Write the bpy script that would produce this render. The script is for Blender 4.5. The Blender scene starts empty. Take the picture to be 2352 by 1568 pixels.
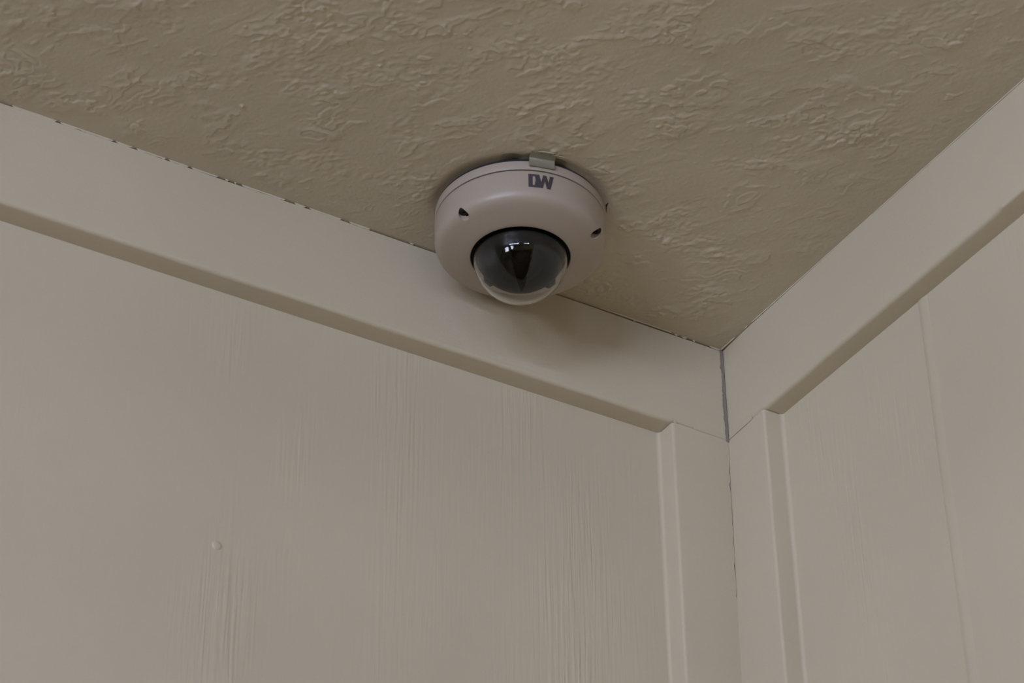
import bpy, bmesh, math
import numpy as np
from mathutils import Matrix, Vector

# ------------------------------------------------------------------ camera, light, exposure
SC = bpy.context.scene
COL = SC.collection
H = 2.7                                   # ceiling height
ROOM_X, ROOM_Y = -5.0, -8.2               # room reaches from the corner at the origin to here
cam_d = bpy.data.cameras.new('photo_camera')
cam_d.sensor_width = 24.0
cam_d.lens = 5390.0 / 2352.0 * 24.0
cam_d.clip_start = 0.01
cam = bpy.data.objects.new('photo_camera', cam_d)
COL.objects.link(cam)
RIGHT = Vector((0.8655582, -0.5007776, -0.0055492))
DOWN = Vector((0.2873911, 0.5057485, -0.8134032))
FWD = Vector((0.4101406, 0.7024531, 0.5816738))
m = Matrix((RIGHT, -DOWN, -FWD)).transposed().to_4x4()
m.translation = Vector((-0.97619354, -1.31947819, H - 1.15657939))
cam.matrix_world = m
cam_d.dof.use_dof = True
cam_d.dof.focus_distance = 1.93
cam_d.dof.aperture_fstop = 8.0
SC.camera = cam

SC.view_settings.view_transform = 'Standard'
SC.view_settings.look = 'None'
SC.view_settings.gamma = 1.0
SC.view_settings.use_curve_mapping = False
SC.view_settings.exposure = 0.0
SC.cycles.max_bounces = 10
SC.cycles.diffuse_bounces = 4
SC.cycles.transmission_bounces = 12
SC.cycles.glossy_bounces = 4
SC.cycles.use_light_tree = False

world = bpy.data.worlds.new('daylight')
SC.world = world
world.use_nodes = True
world.node_tree.nodes['Background'].inputs[0].default_value = (0.60, 0.75, 1.0, 1)
world.node_tree.nodes['Background'].inputs[1].default_value = 1.0

WIN_Y = (-2.5, -4.1, -5.6, -7.1)          # windows in the wall left of and behind the camera
WIN_W, WIN_H, WIN_Z = 0.95, 1.10, 1.60
DAY_POWER, DAY_COL = 105.0, (0.760, 0.805, 1.0)
for wy in WIN_Y:
    ld = bpy.data.lights.new('window_daylight', 'AREA')
    ld.shape = 'RECTANGLE'; ld.size = WIN_H; ld.size_y = WIN_W
    ld.energy = DAY_POWER; ld.color = DAY_COL
    lo = bpy.data.objects.new('window_daylight', ld)
    lo.location = (ROOM_X - 0.05, wy, WIN_Z)
    lo.rotation_euler = (0, -math.pi / 2, 0)
    COL.objects.link(lo)
TUBE_STRENGTH, TUBE_COL = 132.0, (0.555, 0.670, 1.0)

# ------------------------------------------------------------------ helpers
def tag(o, label=None, cat=None, group=None, kind=None):
    if label: o['label'] = label
    if cat: o['category'] = cat
    if group: o['group'] = group
    if kind: o['kind'] = kind
    return o

def obj(name, verts, faces, mat, parent=None, smooth=None):
    me = bpy.data.meshes.new(name)
    me.from_pydata([tuple(map(float, v)) for v in verts], [], [tuple(f) for f in faces])
    return link(name, me, mat, parent, smooth)

def link(name, me, mat, parent=None, smooth=None):
    me.validate()
    bm = bmesh.new(); bm.from_mesh(me)
    bmesh.ops.recalc_face_normals(bm, faces=bm.faces)
    bm.to_mesh(me); bm.free()
    if smooth is not None:
        me.polygons.foreach_set('use_smooth', [True] * len(me.polygons))
        me.set_sharp_from_angle(angle=math.radians(smooth))
    me.materials.append(mat)
    o = bpy.data.objects.new(name, me)
    COL.objects.link(o)
    if parent: o.parent = parent
    return o

def box(name, lo, hi, mat, parent=None, bevel=0.0, seg=2):
    bm = bmesh.new()
    bmesh.ops.create_cube(bm, size=1.0)
    lo, hi = Vector(lo), Vector(hi)
    for v in bm.verts:
        v.co = Vector([lo[i] + (v.co[i] + 0.5) * (hi[i] - lo[i]) for i in range(3)])
    if bevel:
        bmesh.ops.bevel(bm, geom=bm.edges[:], offset=bevel, segments=seg, profile=0.5, affect='EDGES')
    me = bpy.data.meshes.new(name); bm.to_mesh(me); bm.free()
    return link(name, me, mat, parent, 35 if bevel else None)

def loft(name, sections, mat, parent=None, smooth=40, caps=True):
    """sections: list of equal-length closed rings of 3D points"""
    n = len(sections[0]); verts = [p for s in sections for p in s]; faces = []
    for i in range(len(sections) - 1):
        for j in range(n):
            k = (j + 1) % n
            faces.append((i * n + j, i * n + k, (i + 1) * n + k, (i + 1) * n + j))
    if caps:
        faces.append(tuple(range(n)))
        faces.append(tuple((len(sections) - 1) * n + j for j in range(n)))
    return obj(name, verts, faces, mat, parent, smooth)

def revolve(name, prof, mat, parent=None, seg=128, smooth=50, closed=False, link_it=True):
    """prof: (radius, z) in metres; radius 0 ends become poles"""
    verts, faces, rows = [], [], []
    for r, z in prof:
        if r < 1e-7:
            rows.append([len(verts)]); verts.append((0, 0, z))
        else:
            rows.append(list(range(len(verts), len(verts) + seg)))
            verts += [(r * math.cos(2 * math.pi * k / seg), r * math.sin(2 * math.pi * k / seg), z) for k in range(seg)]
    pairs = list(zip(rows[:-1], rows[1:])) + ([(rows[-1], rows[0])] if closed else [])
    for a, b in pairs:
        for k in range(seg):
            q = (k + 1) % seg
            if len(a) == 1: faces.append((a[0], b[k], b[q]))
            elif len(b) == 1: faces.append((a[k], a[q], b[0]))
            else: faces.append((a[k], a[q], b[q], b[k]))
    return obj(name, verts, faces, mat, parent, smooth)

def empty(name, loc, rz=0.0):
    o = bpy.data.objects.new(name, None)
    o.empty_display_size = 0.05
    o.location = loc; o.rotation_euler = (0, 0, rz)
    COL.objects.link(o)
    return o

rng = np.random.default_rng(11)
def wobble(n, scale, seed):
    """smooth 1-D noise in -1..1"""
    r = np.random.default_rng(seed)
    k = np.hanning(scale * 2 + 1); k /= math.sqrt((k ** 2).sum())
    v = np.convolve(r.normal(size=n + 4 * scale), k, 'same')[2 * scale:2 * scale + n]
    return np.clip(v / 2.2, -1, 1)

# ------------------------------------------------------------------ materials
def new_mat(name, col, rough=0.5, metal=0.0, spec=0.5):
    mt = bpy.data.materials.new(name); mt.use_nodes = True
    b = mt.node_tree.nodes['Principled BSDF']
    b.inputs['Base Color'].default_value = (*col, 1)
    b.inputs['Roughness'].default_value = rough
    b.inputs['Metallic'].default_value = metal
    b.inputs['Specular IOR Level'].default_value = spec
    return mt, mt.node_tree, b

def node(nt, t, **kw):
    n = nt.nodes.new(t)
    for k, v in kw.items(): setattr(n, k, v)
    return n

def noise(nt, vec_scale, scale=1.0, detail=3.0, rough=0.5, dist=0.0, loc=(0, 0, 0)):
    tc = node(nt, 'ShaderNodeTexCoord'); mp = node(nt, 'ShaderNodeMapping')
    mp.inputs['Scale'].default_value = vec_scale; mp.inputs['Location'].default_value = loc
    tx = node(nt, 'ShaderNodeTexNoise')
    tx.inputs['Scale'].default_value = scale; tx.inputs['Detail'].default_value = detail
    tx.inputs['Roughness'].default_value = rough; tx.inputs['Distortion'].default_value = dist
    nt.links.new(tc.outputs['Object'], mp.inputs['Vector']); nt.links.new(mp.outputs['Vector'], tx.inputs['Vector'])
    return tx.outputs['Fac']

def mathn(nt, op, a, b):
    n = node(nt, 'ShaderNodeMath', operation=op)
    for i, v in enumerate((a, b)):
        if isinstance(v, (int, float)): n.inputs[i].default_value = v
        else: nt.links.new(v, n.inputs[i])
    return n.outputs[0]

def ramp(nt, fac, p0, p1, c0=(0, 0, 0), c1=(1, 1, 1)):
    r = node(nt, 'ShaderNodeValToRGB')
    r.color_ramp.elements[0].position = p0; r.color_ramp.elements[1].position = p1
    r.color_ramp.elements[0].color = (*c0, 1); r.color_ramp.elements[1].color = (*c1, 1)
    nt.links.new(fac, r.inputs['Fac'])
    return r.outputs['Color']

def bump(nt, b, height, dist, strength=1.0):
    n = node(nt, 'ShaderNodeBump')
    n.inputs['Strength'].default_value = strength; n.inputs['Distance'].default_value = dist
    nt.links.new(height, n.inputs['Height']); nt.links.new(n.outputs['Normal'], b.inputs['Normal'])

PAINT = (0.57, 0.503, 0.365)
def paint(name, rough, col=PAINT):
    mt, nt, b = new_mat(name, col, rough)
    lo = tuple(c * 0.965 for c in col); hi = tuple(min(1, c * 1.03) for c in col)
    nt.links.new(ramp(nt, noise(nt, (1, 1, 1), 6.0, 0.0), 0.3, 0.7, lo, hi), b.inputs['Base Color'])
    return mt, nt, b

M_TRIM, nt, b = paint('painted_trim_board', 0.42)
bump(nt, b, noise(nt, (1, 1, 1), 420.0, 1.0), 0.00012)
M_CEIL, nt, b = paint('painted_plaster', 0.24)
bump(nt, b, noise(nt, (1, 1, 1), 300.0, 1.0, 0.55), 0.00020)

def grain_mat(name, along_x, bands, amount):
    """painted veneer: fine vertical ridges that show through the paint in bands of open grain"""
    mt, nt, b = paint(name, 0.45)
    ax = 0 if along_x else 1
    sc = lambda h, v: (h, 1.0, v) if along_x else (1.0, h, v)
    tc = node(nt, 'ShaderNodeTexCoord'); sep = node(nt, 'ShaderNodeSeparateXYZ')
    nt.links.new(tc.outputs['Object'], sep.inputs[0])
    pos = mathn(nt, 'ADD', sep.outputs[ax], mathn(nt, 'MULTIPLY', mathn(nt, 'SUBTRACT', noise(nt, sc(3.0, 5.0), 1.0, 0.0), 0.5), 0.09))
    mask = None
    for c, w, a in bands:
        q = mathn(nt, 'DIVIDE', mathn(nt, 'SUBTRACT', pos, c), w)
        g = mathn(nt, 'MULTIPLY', mathn(nt, 'POWER', 2.718, mathn(nt, 'MULTIPLY', mathn(nt, 'MULTIPLY', q, q), -1.0)), a)
        mask = g if mask is None else mathn(nt, 'ADD', mask, g)
    patch = ramp(nt, noise(nt, sc(16.0, 9.0), 1.0, 1.0, 0.5, 0.0, (3.1, 1.7, 0.4)), 0.36, 0.62)
    mask = mathn(nt, 'ADD', mathn(nt, 'MULTIPLY', mask, patch), 0.16)
    fine = noise(nt, sc(330.0, 13.0), 1.0, 1.0, 0.55, 0.0)
    cath = noise(nt, sc(150.0, 9.0), 1.0, 0.0, 0.5, 2.6, (0.4, 0.2, 0.7))
    g = mathn(nt, 'MULTIPLY', mathn(nt, 'ADD', fine, mathn(nt, 'MULTIPLY', cath, 0.7)), mask)
    swell = noise(nt, (6, 6, 4), 1.0, 0.0)
    g = mathn(nt, 'ADD', g, mathn(nt, 'MULTIPLY', swell, 2.2))
    bump(nt, b, g, amount)
    return mt
M_PLY_L = grain_mat('painted_plywood_grain', True, [(-0.405, 0.028, 1.0), (-0.155, 0.045, 1.1), (-0.29, 0.025, 0.5), (-0.80, 0.05, 0.9), (-1.2, 0.06, 0.9)], 0.00060)
M_PLY_R = grain_mat('painted_plywood_grain_side', False, [(-0.11, 0.030, 0.55), (-0.19, 0.02, 0.4), (-0.33, 0.05, 0.3), (-0.6, 0.06, 0.7)], 0.00055)

M_CAULK_GREY, nt, b = new_mat('old_grey_caulk', (0.235, 0.20, 0.16), 0.8, 0.0, 0.2)
bump(nt, b, noise(nt, (1, 1, 1), 900.0, 3.0), 0.0003)
M_COVER, nt, b = new_mat('beige_white_enamel', (0.40, 0.334, 0.262), 0.40)
bump(nt, b, noise(nt, (1, 1, 1), 2200.0, 2.0), 0.00003)
M_GROOVE, _, _ = new_mat('dark_brown_gasket', (0.018, 0.009, 0.006), 0.6)
M_PLATE, _, _ = new_mat('blued_steel_plate', (0.10, 0.12, 0.15), 0.32, 0.8)
M_BLACK, _, _ = new_mat('matte_black_rubber', (0.004, 0.004, 0.004), 0.6, 0.0, 0.1)
M_SHROUD, nt, b = new_mat('dark_grey_plastic', (0.015, 0.0135, 0.0115), 0.6, 0.0, 0.12)
M_LENSBODY, _, _ = new_mat('black_lens_barrel', (0.003, 0.003, 0.004), 0.7, 0.0, 0.05)
M_LENS, _, _ = new_mat('coated_lens_glass', (0.003, 0.002, 0.004), 0.08, 0.0, 0.08)
M_LOGO, _, _ = new_mat('slate_blue_print', (0.056, 0.046, 0.052), 0.5)
M_ZINC, nt, b = new_mat('dull_galvanised_steel', (0.36, 0.34, 0.25), 0.38, 0.55)
bump(nt, b, noise(nt, (1, 1, 1), 700.0, 3.0), 0.0002)
M_SCREW, _, _ = new_mat('dark_screw_steel', (0.015, 0.013, 0.012), 0.6, 0.0, 0.2)
M_DOME, nt, b = new_mat('clear_polycarbonate', (0.96, 0.96, 0.97), 0.0)
b.inputs['Transmission Weight'].default_value = 1.0
b.inputs['IOR'].default_value = 1.32
M_FLOOR, nt, b = new_mat('warm_wood_floor', (0.36, 0.235, 0.115), 0.5)
nt.links.new(ramp(nt, noise(nt, (1.2, 9, 1), 2.0, 4.0), 0.3, 0.7, (0.11, 0.060, 0.014), (0.155, 0.088, 0.022)), b.inputs['Base Color'])
M_FAR, _, _ = new_mat('tan_painted_wall', (0.25, 0.175, 0.065), 0.6)
M_FRAME, _, _ = new_mat('white_window_frame', (0.7, 0.7, 0.68), 0.4)
M_HOUSING, _, _ = new_mat('white_lamp_housing', (0.75, 0.75, 0.73), 0.4)
M_TUBE, nt, b = new_mat('fluorescent_tube', (0.9, 0.9, 0.9), 0.4)
b.inputs['Emission Color'].default_value = (*TUBE_COL, 1)
b.inputs['Emission Strength'].default_value = TUBE_STRENGTH
M_PANE = bpy.data.materials.new('window_glass'); M_PANE.use_nodes = True
nt = M_PANE.node_tree; nt.nodes.clear()
o_ = node(nt, 'ShaderNodeOutputMaterial'); mx = node(nt, 'ShaderNodeMixShader')
tr_ = node(nt, 'ShaderNodeBsdfTransparent'); gl = node(nt, 'ShaderNodeBsdfGlossy'); fr = node(nt, 'ShaderNodeFresnel')
gl.inputs['Roughness'].default_value = 0.02; fr.inputs['IOR'].default_value = 1.45
nt.links.new(fr.outputs[0], mx.inputs[0]); nt.links.new(tr_.outputs[0], mx.inputs[1])
nt.links.new(gl.outputs[0], mx.inputs[2]); nt.links.new(mx.outputs[0], o_.inputs[0])

# ------------------------------------------------------------------ the setting
TH, TL, TR = 0.0910, 0.0205, 0.0189       # top board height, board thickness on the two walls
WL, WR = 0.0541, 0.0526                   # width of the two corner boards
DX, DY = -0.2424, -0.0766                 # centre of the camera housing

# ceiling: troweled plaster relief near the corner, plain beyond
PX0, PY0, STEP = -0.80, -0.62, 0.0008
nx, ny = int(round(-PX0 / STEP)) + 1, int(round(-PY0 / STEP)) + 1
def field(sx, sy, ang, seed):
    r = np.random.default_rng(seed)
    g = np.fft.rfft2(r.normal(size=(ny, nx)))
    fy = np.fft.fftfreq(ny)[:, None] / STEP; fx = np.fft.rfftfreq(nx)[None, :] / STEP
    c, s = math.cos(ang), math.sin(ang)
    u, v = c * fx + s * fy, -s * fx + c * fy
    g = g * np.exp(-2 * (math.pi ** 2) * ((u * sx) ** 2 + (v * sy) ** 2) * 0.5)
    a = np.fft.irfft2(g, s=(ny, nx)); a -= a.mean()
    return a / a.std()
def sstep(x, lo, hi):
    t = np.clip((x - lo) / (hi - lo), 0, 1); return t * t * (3 - 2 * t)
AX = math.radians(-52)
big = field(0.045, 0.035, AX, 1)
n1 = field(0.0120, 0.0042, AX, 2) + 0.50 * field(0.0042, 0.0022, AX, 3)
n2 = field(0.0150, 0.0060, AX + 0.25, 4) + 0.45 * field(0.0040, 0.0022, AX, 5)
n3 = field(0.0056, 0.0016, AX - 0.1, 13) + 0.4 * field(0.0020, 0.0014, AX, 14)
fine = field(0.0022, 0.0015, AX, 6)
m1 = sstep(big, -0.6, 0.8)
m2 = sstep(field(0.030, 0.024, AX, 7), -0.2, 1.0)
m3 = sstep(field(0.022, 0.018, AX, 8), 0.4, 1.3)
m4 = sstep(field(0.020, 0.016, AX, 15), 0.45, 1.3)
isl = sstep(n1, 1.15, 1.38) * (0.25 + 0.75 * m1)
rid = np.exp(-(n2 / 0.075) ** 2) * m2 * sstep(field(0.012, 0.010, 0, 9), 0.1, 0.9)
dab = sstep(n3, 1.25, 1.9) * (0.12 + 0.88 * m4)
def saw(t):                                 # trowel laps: a slow rise, then an abrupt edge
    fr = t - np.floor(t)
    return np.where(fr < 0.92, fr / 0.92, (1 - fr) / 0.08)
lap1 = saw(0.55 * (field(0.020, 0.011, AX + 0.15, 17) + 0.30 * field(0.0050, 0.0030, AX, 18)) + 0.10 * field(0.0022, 0.0016, AX, 19))
lap2 = saw(0.60 * (field(0.010, 0.0060, AX - 0.2, 20) + 0.25 * field(0.0034, 0.0022, AX, 21)))
ml1 = sstep(field(0.015, 0.011, AX, 22), 0.25, 1.3); ml2 = sstep(field(0.017, 0.013, AX, 23), 0.5, 1.35)
hgt = 0.00075 * lap1 * ml1 + 0.00060 * lap2 * ml2 + 0.00016 * isl + 0.00045 * rid + 0.00034 * dab + 0.00016 * m3 * fine + 0.00012 * field(0.020, 0.016, AX, 10)
xs = PX0 + np.arange(nx) * (-PX0 / (nx - 1)); ys = PY0 + np.arange(ny) * (-PY0 / (ny - 1))
X, Y = np.meshgrid(xs, ys)
dist = np.hypot(X - DX, Y - DY)
edge = sstep(-X, 0.0, 0.045) * 0.8 + 0.2
hgt = hgt * sstep(dist, 0.066, 0.085) * edge * sstep(-Y, 0.0005, 0.02) * sstep(-X, 0.0005, 0.010)
hgt *= sstep(X - PX0, 0.0, 0.05) * sstep(Y - PY0, 0.0, 0.05)
# torn plaster beside the steel clip
CA = math.radians(-30.5)
def loc2w(x, y):
    return (DX + math.cos(CA) * x - math.sin(CA) * y, DY + math.sin(CA) * x + math.cos(CA) * y)
cx, cy = loc2w(0.018, -0.076)
hgt += 0.0016 * np.exp(-(((X - cx) ** 2 + (Y - cy) ** 2) / 0.011 ** 2)) * np.clip(0.4 + field(0.004, 0.003, AX, 12), 0, 1.6)
# dent added to shade the ceiling round the housing; torn holes by the clip
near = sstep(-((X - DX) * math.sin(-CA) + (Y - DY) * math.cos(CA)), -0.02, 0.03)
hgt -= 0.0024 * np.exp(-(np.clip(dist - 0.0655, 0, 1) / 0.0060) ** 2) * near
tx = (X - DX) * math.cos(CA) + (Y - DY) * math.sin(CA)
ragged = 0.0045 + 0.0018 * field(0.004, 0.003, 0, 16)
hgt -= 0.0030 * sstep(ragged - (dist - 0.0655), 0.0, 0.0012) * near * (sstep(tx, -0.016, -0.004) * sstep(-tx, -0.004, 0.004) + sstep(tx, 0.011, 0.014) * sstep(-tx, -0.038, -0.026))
dr = np.random.default_rng(5)                # splashes of paint that dried as drops
drops = [(-0.4853, -0.0838, 0.0013, 0.0018)] + [(dr.uniform(-0.7, -0.02), dr.uniform(-0.5, -0.02), dr.uniform(0.0008, 0.0014), dr.uniform(0.0003, 0.0007)) for _ in range(45)]
for qx, qy, qr, qh in drops:
    i0, i1 = np.searchsorted(xs, (qx - 4 * qr, qx + 4 * qr)); j0, j1 = np.searchsorted(ys, (qy - 4 * qr, qy + 4 * qr))
    hgt[j0:j1, i0:i1] += qh * np.exp(-((X[j0:j1, i0:i1] - qx) ** 2 + (Y[j0:j1, i0:i1] - qy) ** 2) / qr ** 2)
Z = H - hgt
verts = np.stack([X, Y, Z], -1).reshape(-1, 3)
idx = np.arange(nx * ny).reshape(ny, nx)
quads = np.stack([idx[:-1, :-1], idx[1:, :-1], idx[1:, 1:], idx[:-1, 1:]], -1).reshape(-1, 4)  # facing down
xa, ya = 0.03, 0.03
extra = [(ROOM_X, PY0, H), (PX0, PY0, H), (PX0, ya, H), (ROOM_X, ya, H),
         (ROOM_X, ROOM_Y, H), (xa, ROOM_Y, H), (xa, PY0, H),
         (0, PY0, H), (0, 0, H), (xa, 0, H), (PX0, 0, H), (xa, ya, H)]
nb = len(verts)
eq = [(3, 2, 1, 0), (0, 6, 5, 4), (8, 9, 6, 7), (2, 11, 9, 10)]
allv = np.concatenate([verts, np.array(extra)])
allq = np.concatenate([quads, np.array(eq) + nb])
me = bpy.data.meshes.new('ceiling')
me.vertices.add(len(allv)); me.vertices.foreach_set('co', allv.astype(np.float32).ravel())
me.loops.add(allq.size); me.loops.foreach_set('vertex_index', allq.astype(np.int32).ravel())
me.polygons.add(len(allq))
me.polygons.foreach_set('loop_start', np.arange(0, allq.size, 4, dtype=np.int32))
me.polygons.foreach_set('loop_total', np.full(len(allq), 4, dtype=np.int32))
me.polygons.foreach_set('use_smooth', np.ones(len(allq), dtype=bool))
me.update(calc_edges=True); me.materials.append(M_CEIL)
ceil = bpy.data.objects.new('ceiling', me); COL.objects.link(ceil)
tag(ceil, 'beige painted ceiling with skip-troweled plaster texture', kind='structure')

floor = box('floor', (ROOM_X - 0.1, ROOM_Y - 0.1, -0.05), (0.12, 0.12, 0.0), M_FLOOR)
tag(floor, 'warm brown wooden floor of the room', kind='structure')

# the two walls in view: painted plywood panels
wall_l = box('wall_left', (ROOM_X, TL + 0.006, 0), (0.12, 0.12, H + 0.03), M_TRIM)
tag(wall_l, 'beige painted plywood wall on the left below the camera', kind='structure')
box('panel', (ROOM_X + 0.01, TL, 0.0), (TR, TL + 0.006, H - 0.05), M_PLY_L, wall_l)
wall_r = box('wall_right', (TR + 0.006, ROOM_Y, 0), (0.12, TL + 0.006, H + 0.03), M_TRIM)
tag(wall_r, 'beige painted plywood wall on the right of the corner', kind='structure')
SEAM = -0.2345
box('panel', (TR, SEAM, 0.0), (TR + 0.006, TL, H - 0.05), M_PLY_R, wall_r, 0.0008, 1)
box('panel', (TR - 0.0003, ROOM_Y, -0.0), (TR + 0.006, SEAM - 0.0002, H - 0.05), M_PLY_R, wall_r, 0.0008, 1)
jz = np.linspace(0.02, H - 0.05, 120); jw = wobble(120, 5, 61)
jp = [(-0.011, 0.0003), (-0.0075, -0.00028), (-0.0045, -0.00050), (-0.0018, -0.00072), (0.0010, -0.00072), (0.0032, -0.00028), (0.0050, 0.0002), (0.0050, 0.002), (-0.011, 0.002)]
loft('joint_filler', [[(TR + d, SEAM + y + 0.0012 * jw[i], z) for y, d in jp] for i, z in enumerate(jz)], M_PLY_R, wall_r, 60)
nail = revolve('nail_head', [(0.0, -0.0010), (0.0016, -0.00095), (0.0029, -0.0007), (0.0036, -0.0003), (0.0041, 0.0004)],
               M_TRIM, wall_l, 24)
nail.rotation_euler = (-math.pi / 2, 0, 0); nail.location = (-0.4361, TL, H - 0.3093)
tag(nail, 'painted-over nail head')

# remaining walls of the room, with the windows opposite the corner
box_back = box('wall_back', (ROOM_X - 0.12, ROOM_Y - 0.12, 0), (0.12, ROOM_Y, H + 0.03), M_FAR)
tag(box_back, 'plain tan wall at the far end of the room', kind='structure')
ws = sorted(WIN_Y)
strips = [(ROOM_Y, ws[0] - WIN_W / 2)] + [(ws[i] + WIN_W / 2, ws[i + 1] - WIN_W / 2) for i in range(3)] + [(ws[3] + WIN_W / 2, 0.12)]
bmw = bmesh.new()
def add_b(bm, lo, hi):
    r = bmesh.ops.create_cube(bm, size=1.0)
    for v in r['verts']:
        v.co = Vector([lo[i] + (v.co[i] + 0.5) * (hi[i] - lo[i]) for i in range(3)])
for a, c in strips: add_b(bmw, (ROOM_X - 0.12, a, 0), (ROOM_X, c, H + 0.03))
for wy in ws:
    add_b(bmw, (ROOM_X - 0.12, wy - WIN_W / 2, 0), (ROOM_X, wy + WIN_W / 2, WIN_Z - WIN_H / 2))
    add_b(bmw, (ROOM_X - 0.12, wy - WIN_W / 2, WIN_Z + WIN_H / 2), (ROOM_X, wy + WIN_W / 2, H + 0.03))
me = bpy.data.meshes.new('wall_window'); bmw.to_mesh(me); bmw.free()
tag(link('wall_window', me, M_FAR), 'tan wall with four windows across the room', kind='structure')
WORDS = ['nearest the corner', 'second from the corner', 'third from the corner', 'farthest from the corner']
for i, wy in enumerate(WIN_Y):
    w = empty('window_%d' % (i + 1), (ROOM_X, wy, WIN_Z - WIN_H / 2))
    tag(w, 'white framed window in the long wall, ' + WORDS[i], kind='structure')
    t = 0.045
    bm = bmesh.new()
    add_b(bm, (-0.04, -WIN_W / 2, 0), (0.01, -WIN_W / 2 + t, WIN_H)); add_b(bm, (-0.04, WIN_W / 2 - t, 0), (0.01, WIN_W / 2, WIN_H))
    add_b(bm, (-0.04, -WIN_W / 2 + t, 0), (0.01, WIN_W / 2 - t, t)); add_b(bm, (-0.04, -WIN_W / 2 + t, WIN_H - t), (0.01, WIN_W / 2 - t, WIN_H))
    me = bpy.data.meshes.new('window_frame'); bm.to_mesh(me); bm.free()
    link('window_frame', me, M_FRAME, w)
    box('window_pane', (-0.026, -WIN_W / 2 + t, t), (-0.022, WIN_W / 2 - t, WIN_H - t), M_PANE, w)

# ceiling lamps behind the photographer
def lamp(x, y, ln, drop, label):
    t = empty('ceiling_light', (x, y, H))
    tag(t, label, 'lamp', 'strip lights on the ceiling')
    box('housing', (-ln / 2 - 0.03, -0.055, -drop + 0.03), (ln / 2 + 0.03, 0.055, -drop + 0.08), M_HOUSING, t, 0.006)
    for s in (-1, 1):
        box('hanger', (s * ln * 0.35 - 0.008, -0.008, -drop + 0.08), (s * ln * 0.35 + 0.008, 0.008, 0.0), M_HOUSING, t)
    ring = lambda xx, r: [(xx, r * math.cos(a), -drop + r * math.sin(a)) for a in np.linspace(0, 2 * math.pi, 14, endpoint=False)]
    loft('tube', [ring(-ln / 2, 0.019), ring(ln / 2, 0.019)], M_TUBE, t)
    for s in (-1, 1):
        box('tube_holder', (s * (ln / 2 + 0.012) - 0.012, -0.022, -drop - 0.02), (s * (ln / 2 + 0.012) + 0.012, 0.022, -drop + 0.03), M_HOUSING, t)
lamp(-2.35, -1.98, 1.7, 0.13, 'white strip light with a glowing tube nearest the camera')
lamp(-2.3, -6.6, 1.7, 0.13, 'white strip light with a glowing tube at the far end of the room')

# ---- boards along the top of the walls and in the corner
def arc(cu, cv, r, a0, a1, n=6):
    return [(cu + r * math.cos(a), cv + r * math.sin(a)) for a in np.linspace(math.radians(a0), math.radians(a1), n)]

# profile in (d, z): d = depth out of the wall face (0 front, T back), z below ceiling
def top_profile(T, r, gap, off=0.0):
    p = [(T, -gap), (off + 0.0006, -gap), (off, -gap - 0.0006)]
    p += [(d + off, z) for d, z in arc(r, -TH + r, r, 180, 270)]
    p += [(T, -TH)]
    return p

def stations(end, extra=()):
    s = list(np.arange(0.0, 0.80, 0.004)) + list(np.arange(0.80, 1.4, 0.05)) + [end] + list(extra)
    return np.array(sorted(set(s)))

GAP = 0.0010
st = stations(-ROOM_X)
wz, wf = wobble(len(st), 6, 21), wobble(len(st), 14, 22)
secs = []
for i, s in enumerate(st):
    pr = top_profile(TL, 0.0034 + 0.0006 * wf[i], GAP + 0.00012 * wz[i], 0.0002 * wf[i])
    secs.append([(-0.0004 - s, d, H + z) for d, z in pr])
trim1 = loft('trim_1', secs, M_TRIM)
tag(trim1, 'flat painted board along the top of the left wall behind the camera', kind='structure')

st = stations(-ROOM_Y, np.arange(0.340, 0.362, 0.001))
wf2 = wobble(len(st), 14, 32)
secs = []
for i, s in enumerate(st):
    k = float(sstep(np.array(s), 0.3475, 0.3525))
    r = 0.0042 * (1 - k) + 0.0018 * k + 0.0004 * wf2[i]
    drop = -0.0004 + 0.0010 * math.exp(-((s - 0.3505) / 0.0016) ** 2)
    off = 0.0019 * math.exp(-s / 0.03)               # not quite square in the corner
    pr = top_profile(TR, r, 0.0004, off + 0.0002 * wf2[i])
    secs.append([(d, TL - 0.0002 - s if i == 0 else -s, H + z) for d, z in pr])
trim2 = loft('trim_2', secs, M_TRIM)
tag(trim2, 'flat painted board along the top of the right wall', kind='structure')

# corner boards (stiles): lofted downwards
def vstations():
    return np.array(list(np.arange(0.0, 0.60, 0.004)) + [0.7, 1.0, 1.6, H - TH - 0.002])
vs = vstations()
def jut(s): return 0.0016 - 0.0040 * min(1.2, s / 0.25)    # the corner runs out of plumb
we, wl_ = wobble(len(vs), 2, 41), wobble(len(vs), 12, 42)
secs = []
for i, s in enumerate(vs):
    z = H - TH - 0.0005 - s
    open_ = 0.0006 if 0.006 < s < 0.15 else 0.0
    e = jut(s) - (max(0.0, -0.0001 + 0.0014 * we[i]) * (open_ > 0)) + (0.0 if open_ else 0.0004)
    r = 0.0024 + 0.0004 * wl_[i]
    sec = [(e, TL), (e, 0.0004), (e - 0.0004, 0.0)]
    sec += [(-WL + r + r * math.cos(a), r + r * math.sin(a)) for a in np.linspace(-math.pi / 2, -math.pi, 6)]
    sec += [(-WL, TL)]
    dz = lambda x: (0.00035 * (x + WL) / WL if i == 0 else 0.0)
    secs.append([(x, y, z + dz(x)) for x, y in sec])
trim3 = loft('trim_3', secs, M_TRIM)
tag(trim3, 'vertical painted corner board on the left wall', kind='structure')
secs = []
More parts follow.
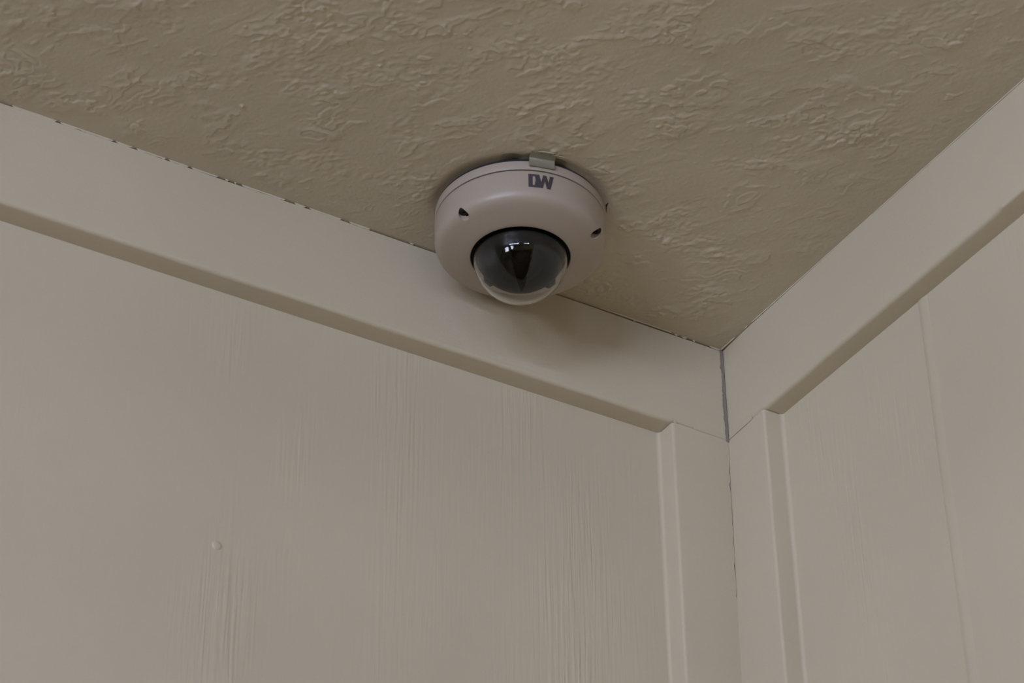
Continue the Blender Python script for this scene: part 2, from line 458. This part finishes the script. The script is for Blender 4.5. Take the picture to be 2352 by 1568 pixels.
for i, s in enumerate(vs):
    z = H - TH - 0.0005 - s
    r = 0.0024 + 0.0004 * wl_[-i]
    sec = [(TR, TL - 0.0002), (jut(s), TL - 0.0002), (jut(s), 0.0)]
    sec += [(r + r * math.cos(a), -WR + r + r * math.sin(a)) for a in np.linspace(-math.pi, -math.pi / 2, 6) ][0:6]
    sec += [(TR, -WR)]
    dz = lambda y: (0.00045 * (y + WR) / WR if i == 0 else 0.0)
    secs.append([(x, y, z + dz(y)) for x, y in sec])
trim4 = loft('trim_4', secs, M_TRIM)
tag(trim4, 'vertical painted corner board on the right wall', kind='structure')

# ---- paint and caulk that closes the joints, cracked open in places
def bead(name, a, c, p0, p1, mat, parent, seed, jit=0.0003, step=0.0015, mapf=None, lead=0.0):
    """small triangular bead between arm p0 and p1 (2-D), running from a to c"""
    n = max(4, int(abs(c - a) / step)); t = np.linspace(a, c, n)
    w0, w1 = wobble(n, 2, seed), wobble(n, 2, seed + 1)
    secs = []
    for i in range(n):
        f = 1.0 if 0 < i < n - 1 else 0.25
        q0 = tuple(x * f * (1 + jit * w0[i]) for x in p0); q1 = tuple(x * f * (1 + jit * w1[i]) for x in p1)
        mid = tuple((x + y) * 0.36 for x, y in zip(q0, q1))
        secs.append([mapf(t[i], *p) for p in ((0.0006, 0.0004), q0, mid, q1)])
    return loft(name, secs, mat, parent, 60)

gaps = [(-0.660, -0.6335), (-0.5988, -0.5958), (-0.5532, -0.5512), (-0.5378, -0.5345), (-0.5105, -0.508),
        (-0.4916, -0.4892), (-0.467, -0.461), (-0.458, -0.4535), (-0.4515, -0.4470), (-0.410, -0.402), (-0.392, -0.389),
        (-0.361, -0.354), (-0.335, -0.300), (-0.296, -0.272),
        (-0.175, -0.0885), (-0.085, -0.047), (-0.0435, -0.0395), (-0.0345, -0.0285), (-0.0262, -0.0115)]
segs, last = [], -1.3
for g0, g1 in gaps:
    if g0 > last: segs.append((last, g0))
    last = g1
segs.append((last, 0.0))
mapL = lambda t, u, v: (t, u, H + v)
for i, (a, c) in enumerate(segs):
    bead('caulk', a, c, (-0.0004, 0.0002), (-0.00005, -0.0015), M_TRIM, trim1, 100 + i * 3, 0.25, mapf=mapL)
# the crack right of the housing keeps a ragged lip of paint on the ceiling side
bead('caulk', -0.122, -0.050, (-0.0022, 0.0003), (-0.0006, -0.00055), M_TRIM, trim1, 300, 0.5, mapf=mapL)
mapR = lambda t, u, v: (u, t, H + v)
for i, (a, c) in enumerate([(-1.2, -0.046), (-0.0405, -0.036), (-0.0215, 0.0)]):
    bead('caulk', a, c, (-0.0006, 0.0002), (-0.0002, -0.0010), M_TRIM, trim2, 400 + i * 3, 0.25, mapf=mapR)
# grey strip in the corner between the two top boards
mapC = lambda t, u, v: (0.0016 + u, v, H + t)
cb = bead('caulk', -TH - 0.003, -0.0002, (-0.0030, -0.0002), (-0.0006, -0.0014), M_CAULK_GREY, trim1, 500, 0.22, 0.0012, mapf=mapC)
tag(cb, 'grey cracked caulk strip in the corner')
# paint bridging the joints between the corner boards and the top boards
mapB = lambda t, u, v: (t, u, H - TH + v)
bead('caulk', -0.0335, 0.0012, (-0.0001, 0.0042), (-0.0003, -0.0008), M_TRIM, trim3, 600, 0.1, mapf=mapB)
bead('caulk', -WL + 0.0012, -WL + 0.0045, (-0.0001, 0.0034), (-0.0003, -0.0008), M_TRIM, trim3, 606, 0.1, mapf=mapB)
mapD = lambda t, u, v: (u + 0.0017 * math.exp(t / 0.028), t, H - TH + v)
bead('caulk', -0.036, 0.0, (-0.0002, 0.0046), (-0.0004, -0.0010), M_TRIM, trim4, 610, 0.1, mapf=mapD)

# paint fillets where the corner boards meet the panels
def fillet(a, c, r, parent, seed, mapf):
    t = np.linspace(a, c, 220); w = wobble(220, 4, seed); secs = []
    for i in range(220):
        q = r * (1 + 0.15 * w[i])
        secs.append([mapf(t[i], u, v) for u, v in [(0.0008, 0.0008), (-q, 0.0003)] + [(-q + q * math.sin(k), -q + q * math.cos(k)) for k in np.linspace(0, math.pi / 2, 7)] + [(0.0003, -q)]])
    return loft('caulk', secs, M_TRIM, parent, 70)
fillet(-H + 0.02, -TH, 0.0030, trim3, 620, lambda t, u, v: (-WL + u, TL + v, H + t))
fillet(-H + 0.02, -TH, 0.0030, trim4, 630, lambda t, u, v: (TR + u, -WR + v, H + t))

# ------------------------------------------------------------------ the dome camera
CAMR = empty('security_camera', (DX, DY, H), CA)
tag(CAMR, 'round off-white dome security camera with dark lens fixed to the ceiling', 'camera')
MM = 0.001
def mm(p): return [(r * MM, z * MM) for r, z in p]
revolve('mounting_plate', mm([(0, 0.0), (65.3, 0.0), (65.6, -0.3), (65.6, -2.2), (65.0, -2.6), (0, -2.6)]), M_PLATE, CAMR)
revolve('base_ring', mm([(60, -2.6), (66.2, -2.6), (66.75, -3.0), (66.9, -3.6), (66.9, -10.8), (66.75, -11.1), (66.3, -11.2), (60, -11.2)]), M_COVER, CAMR, 160)
revolve('gasket', mm([(60, -11.1), (65.9, -11.1), (65.9, -12.5), (60, -12.5)]), M_GROOVE, CAMR, 160)

key = [(60.0, -12.35), (66.3, -12.35), (66.75, -12.5), (66.9, -12.9), (66.9, -18), (66.9, -25), (66.8, -29.6), (66.25, -33.0), (64.9, -36.0),
       (62.5, -38.2), (59.0, -39.8), (54.0, -41.3), (47.0, -43.2), (41.0, -44.6), (39.2, -44.7), (38.7, -44.2), (38.7, -40.0)]
def smooth_curve(k, i0, i1, n):
    """Catmull-Rom through k[i0..i1]"""
    out = []
    for i in range(i0, i1):
        p0, p1, p2, p3 = (np.array(k[max(0, i - 1)]), np.array(k[i]), np.array(k[i + 1]), np.array(k[min(len(k) - 1, i + 2)]))
        for t in np.arange(n) / n:
            out.append(tuple(0.5 * ((2 * p1) + (-p0 + p2) * t + (2 * p0 - 5 * p1 + 4 * p2 - p3) * t ** 2 + (-p0 + 3 * p1 - 3 * p2 + p3) * t ** 3)))
    return out
outer = key[:4] + smooth_curve(key, 4, 13, 4) + key[13:]
prof = outer
inner = [(38.7, -40.0), (46, -39.5), (58, -36), (60.0, -30)]
cover = revolve('cover', mm(prof[:-1] + inner), M_COVER, CAMR, 192, 40, closed=True)
side = [(z, r) for r, z in outer if z < -12.8][:-3]
def radius_at(z):
    zz = np.array([-s[0] for s in side]); rr = np.array([s[1] for s in side])
    return float(np.interp(-z, zz, rr))
# screw holes cut through the rounded edge of the cover
SCREWS = [(133.6, 62.0), (19.5, 61.8), (256.0, 62.0)]     # angle towards the room, radius
cut_verts, cut_faces = [], []
for ang, rad in SCREWS:
    a = math.radians(ang); c_, s_ = rad * math.cos(a), -rad * math.sin(a)
    n0, S = len(cut_verts), 28
    for zz in (-60.0, -24.0):
        cut_verts += [((c_ + 4.2 * math.cos(2 * math.pi * k / S)) * MM, (s_ + 4.2 * math.sin(2 * math.pi * k / S)) * MM, zz * MM) for k in range(S)]
    cut_faces += [(n0 + k, n0 + (k + 1) % S, n0 + S + (k + 1) % S, n0 + S + k) for k in range(S)]
    cut_faces += [tuple(n0 + k for k in range(S))[::-1], tuple(n0 + S + k for k in range(S))]
cutter = obj('cutter', cut_verts, cut_faces, M_GROOVE, CAMR)
md = cover.modifiers.new('holes', 'BOOLEAN'); md.operation = 'DIFFERENCE'; md.object = cutter; md.solver = 'EXACT'
bpy.context.view_layer.update()
dg = bpy.context.evaluated_depsgraph_get()
nm = bpy.data.meshes.new_from_object(cover.evaluated_get(dg))
cover.modifiers.clear(); cover.data = nm
nm.polygons.foreach_set('use_smooth', [True] * len(nm.polygons)); nm.set_sharp_from_angle(angle=math.radians(40))
nm.materials.clear(); nm.materials.append(M_COVER)
nm.polygons.foreach_set('material_index', [0] * len(nm.polygons))
bpy.data.objects.remove(cutter)
for ang, rad in SCREWS:
    a = math.radians(ang)
    s = revolve('screw', mm([(0, -34.4), (1.2, -34.4), (1.4, -35.3), (3.6, -35.3), (4.1, -34.8), (4.1, -24.5), (0, -24.5)]), M_SCREW, CAMR, 24)
    s.location = (rad * math.cos(a) * MM, -rad * math.sin(a) * MM, 0)

# logo printed on the side, wrapped round the cover
quads_uv = [((0, 0), (3.3, 0), (3.3, 12.7), (0, 12.7)), ((3.3, 0), (6.2, 0), (5.6, 2.2), (3.3, 2.2)),
            ((3.3, 10.5), (5.0, 10.5), (7.6, 12.7), (3.3, 12.7)), ((5.0, 1.2), (6.6, 0), (8.6, 6.2), (5.5, 5.6)),
            ((5.5, 5.6), (8.6, 6.2), (8.4, 12.7), (6.4, 12.7)), ((5.5, 5.6), (7.0, 12.0), (5.2, 12.0), (4.7, 10.5)),
            ((5.6, 0), (8.4, 0), (11.2, 12.7), (8.0, 12.7)), ((8.7, 12.7), (11.2, 12.7), (14.1, 0), (11.4, 0)),
            ((11.6, 0), (14.1, 0), (17.3, 12.7), (14.2, 12.7)), ((14.7, 12.7), (17.3, 12.7), (20.0, 0), (16.8, 0))]
lv, lf = [], []
for qi, q in enumerate(quads_uv):
    N = 6; base = len(lv)
    for i in range(N + 1):
        for j in range(N + 1):
            s, t = i / N, j / N
            u = (1 - s) * (1 - t) * q[0][0] + s * (1 - t) * q[1][0] + s * t * q[2][0] + (1 - s) * t * q[3][0]
            v = (1 - s) * (1 - t) * q[0][1] + s * (1 - t) * q[1][1] + s * t * q[2][1] + (1 - s) * t * q[3][1]
            z = -15.6 - v
            r = radius_at(z) + 0.06 + 0.004 * qi
            ph = math.radians(5.6) + u / 66.9
            lv.append((r * math.sin(ph) * MM, -r * math.cos(ph) * MM, z * MM))
    for i in range(N):
        for j in range(N):
            lf.append((base + i * (N + 1) + j, base + (i + 1) * (N + 1) + j, base + (i + 1) * (N + 1) + j + 1, base + i * (N + 1) + j + 1))
tag(obj('logo', lv, lf, M_LOGO, CAMR, 60), 'dark slate letters DW')

# clear dome: a shell with real thickness
zc, Ro, Ri = -45.0, 36.8, 35.2
def hemi(R, n=36): return [(R * math.cos(a), zc - R * math.sin(a)) for a in np.linspace(0, math.pi / 2, n)]
ho, hi_ = hemi(Ro), hemi(Ri)
ho[-1] = (0, zc - Ro); hi_[-1] = (0, zc - Ri)
dome = revolve('dome', mm([(Ro, -40.5)] + ho), M_DOME, CAMR, 128, 60)
dv, df = [v.co.copy() for v in dome.data.vertices], [tuple(p.vertices) for p in dome.data.polygons]
tmp = revolve('dome_inner', mm([(Ri, -40.5)] + hi_), M_DOME, CAMR, 128, 60)
n0 = len(dv)
dv2 = dv + [v.co.copy() for v in tmp.data.vertices]; df2 = df + [tuple(i + n0 for i in p.vertices) for p in tmp.data.polygons]
df2 += [(k, (k + 1) % 128, n0 + (k + 1) % 128, n0 + k) for k in range(128)]
bpy.data.objects.remove(tmp); bpy.data.objects.remove(dome)
dome = obj('dome', dv2, df2, M_DOME, CAMR, 60)
tag(dome, 'clear glossy plastic dome')
revolve('dome_gasket', mm([(36.95, -43.2), (38.75, -43.4), (38.75, -39.6), (36.95, -39.6)]), M_BLACK, CAMR, 128, 40, closed=True)
revolve('inner_plate', mm([(0, -39.9), (38.9, -39.9), (38.9, -38.5), (0, -38.5)]), M_BLACK, CAMR, 96)

# dark shroud inside the dome, with a slot for the lens turned to the room
SA, SB, SZ = 33.6, 25.2, -44.2
shroud_axis = Vector((0.02, -0.62, -0.78)).normalized()
NU, NV = 120, 60
sv, sf = [], []
def sh_pt(i, j, inset=0.0):
    a = 2 * math.pi * i / NU; e = (math.pi / 2) * j / NV
    p = Vector((SA * math.cos(e) * math.cos(a), SA * math.cos(e) * math.sin(a), -SB * math.sin(e)))
    ang = math.degrees(p.normalized().angle(shroud_axis))
    k = 1.0 - 0.10 * float(sstep(np.array(34.0 - ang), 0.0, 4.0)) - inset
    p = p * k
    return Vector((p.x, p.y, SZ + p.z)), ang
for j in range(NV + 1):
    for i in range(NU): sv.append(sh_pt(i, j)[0] * MM)
for j in range(NV):
    for i in range(NU):
        q = (j * NU + i, j * NU + (i + 1) % NU, (j + 1) * NU + (i + 1) % NU, (j + 1) * NU + i)
        c = sum((Vector(sv[k]) for k in q), Vector()) / 4 / MM
        tt = (-c.y + 10.0) / 34.0                       # 0 near the pole, 1 at the rim towards the room
        w = 1.0 + 7.5 * max(0.0, tt)
        if -12.0 < -c.y < 25.0 and abs(c.x - 0.6) < w: continue
        sf.append(q)
shroud = obj('shroud', sv, sf, M_SHROUD, CAMR, 60)
sol = shroud.modifiers.new('thickness', 'SOLIDIFY'); sol.thickness = 0.0009; sol.offset = -1
for a_deg, zz in ((147.0, -53.4), (38.5, -54.2)):
    a = math.radians(a_deg)
    t_ = box('tab', (-0.0040, -0.0044, -0.0044), (0.0032, 0.0044, 0.0040), M_SHROUD, CAMR, 0.0008)
    t_.location = (28.9 * MM * math.cos(a), 28.9 * MM * math.sin(a), zz * MM); t_.rotation_euler = (0, 0, a)
ball = revolve('lens_turret', [(0.0185 * math.cos(a), 0.0185 * math.sin(a)) for a in np.linspace(-math.pi / 2 + 1e-9, math.pi / 2 - 1e-9, 24)], M_LENSBODY, CAMR, 40)
ball.location = (0, 0, -0.0425)
lens_dir = Vector((0.03, -0.80, -0.60)).normalized()
lb = revolve('lens_barrel', mm([(0, 0), (7.2, 0), (7.2, 21.0), (6.2, 22.2), (5.6, 21.4), (5.2, 19.0), (0, 19.0)]), M_LENSBODY, CAMR, 40)
lg = revolve('lens', mm([(5.4, 19.2), (4.0, 20.2), (2.0, 20.8), (0, 21.0)]), M_LENS, CAMR, 40)
for o_ in (lb, lg):
    o_.rotation_mode = 'QUATERNION'; o_.rotation_quaternion = lens_dir.to_track_quat('Z', 'Y')
    o_.location = (0, 0, -0.0425)

# bent steel clip that holds the edge of the housing
ph = math.radians(14.4)
def clip_pt(u, out, z):      # u along the tangent, out = distance from the axis
    return ((out * math.sin(ph) + u * math.cos(ph)) * MM, (-out * math.cos(ph) + u * math.sin(ph)) * MM, z * MM)
secs = []
for u in np.linspace(-9.9, 9.9, 9):
    drop = -8.2 - 0.12 * u / 9.9
    ringp = [(67.3, 0.2), (67.2, -5.0), (67.15, drop), (67.9, drop - 0.5), (68.7, drop - 0.1), (68.8, -3.0), (69.4, -1.7), (71.0, -1.25), (76.0 + 1.4 * math.sin(u), -1.2), (76.0 + 1.4 * math.sin(u), 0.2)]
    secs.append([clip_pt(u, o, z) for o, z in ringp])
tag(loft('mounting_clip', secs, M_ZINC, CAMR, 35), 'bent dull grey metal clip')

# flakes of torn paint at the clip and at the edge of the housing
def flake(pts, thick, mat=None):
    n = len(pts)
    v = [Vector(p) for p in pts]; c = sum(v, Vector()) / n
    nv = (v[1] - v[0]).cross(v[2] - v[0]).normalized() * thick
    verts = [tuple(p) for p in v] + [tuple(p + nv) for p in v]
    faces = [tuple(range(n)), tuple(range(2 * n - 1, n - 1, -1))] + [(i, (i + 1) % n, n + (i + 1) % n, n + i) for i in range(n)]
    return obj('paint_flake', verts, faces, mat or M_CEIL, ceil)
def W(x, y, z):
    wx, wy = loc2w(x * MM, y * MM); return (wx, wy, H + z * MM)
flake([W(12, -74, -0.5), W(17, -77, -2.4), W(24, -75.5, -2.8), W(29, -72, -1.6), W(26, -70, -0.5)], 0.0004)
flake([W(23, -70, -0.4), W(28, -72, -2.6), W(34, -69, -1.9), W(32, -66, -0.4)], 0.0004)
flake([W(67.1, -9.6, -0.4), W(69.0, -12.2, -0.4), W(68.9, -12.0, -0.9), W(67.7, -9.6, -3.0), W(67.2, -8.8, -8.0), W(67.05, -9.0, -5.0)], 0.0003, M_GROOVE)
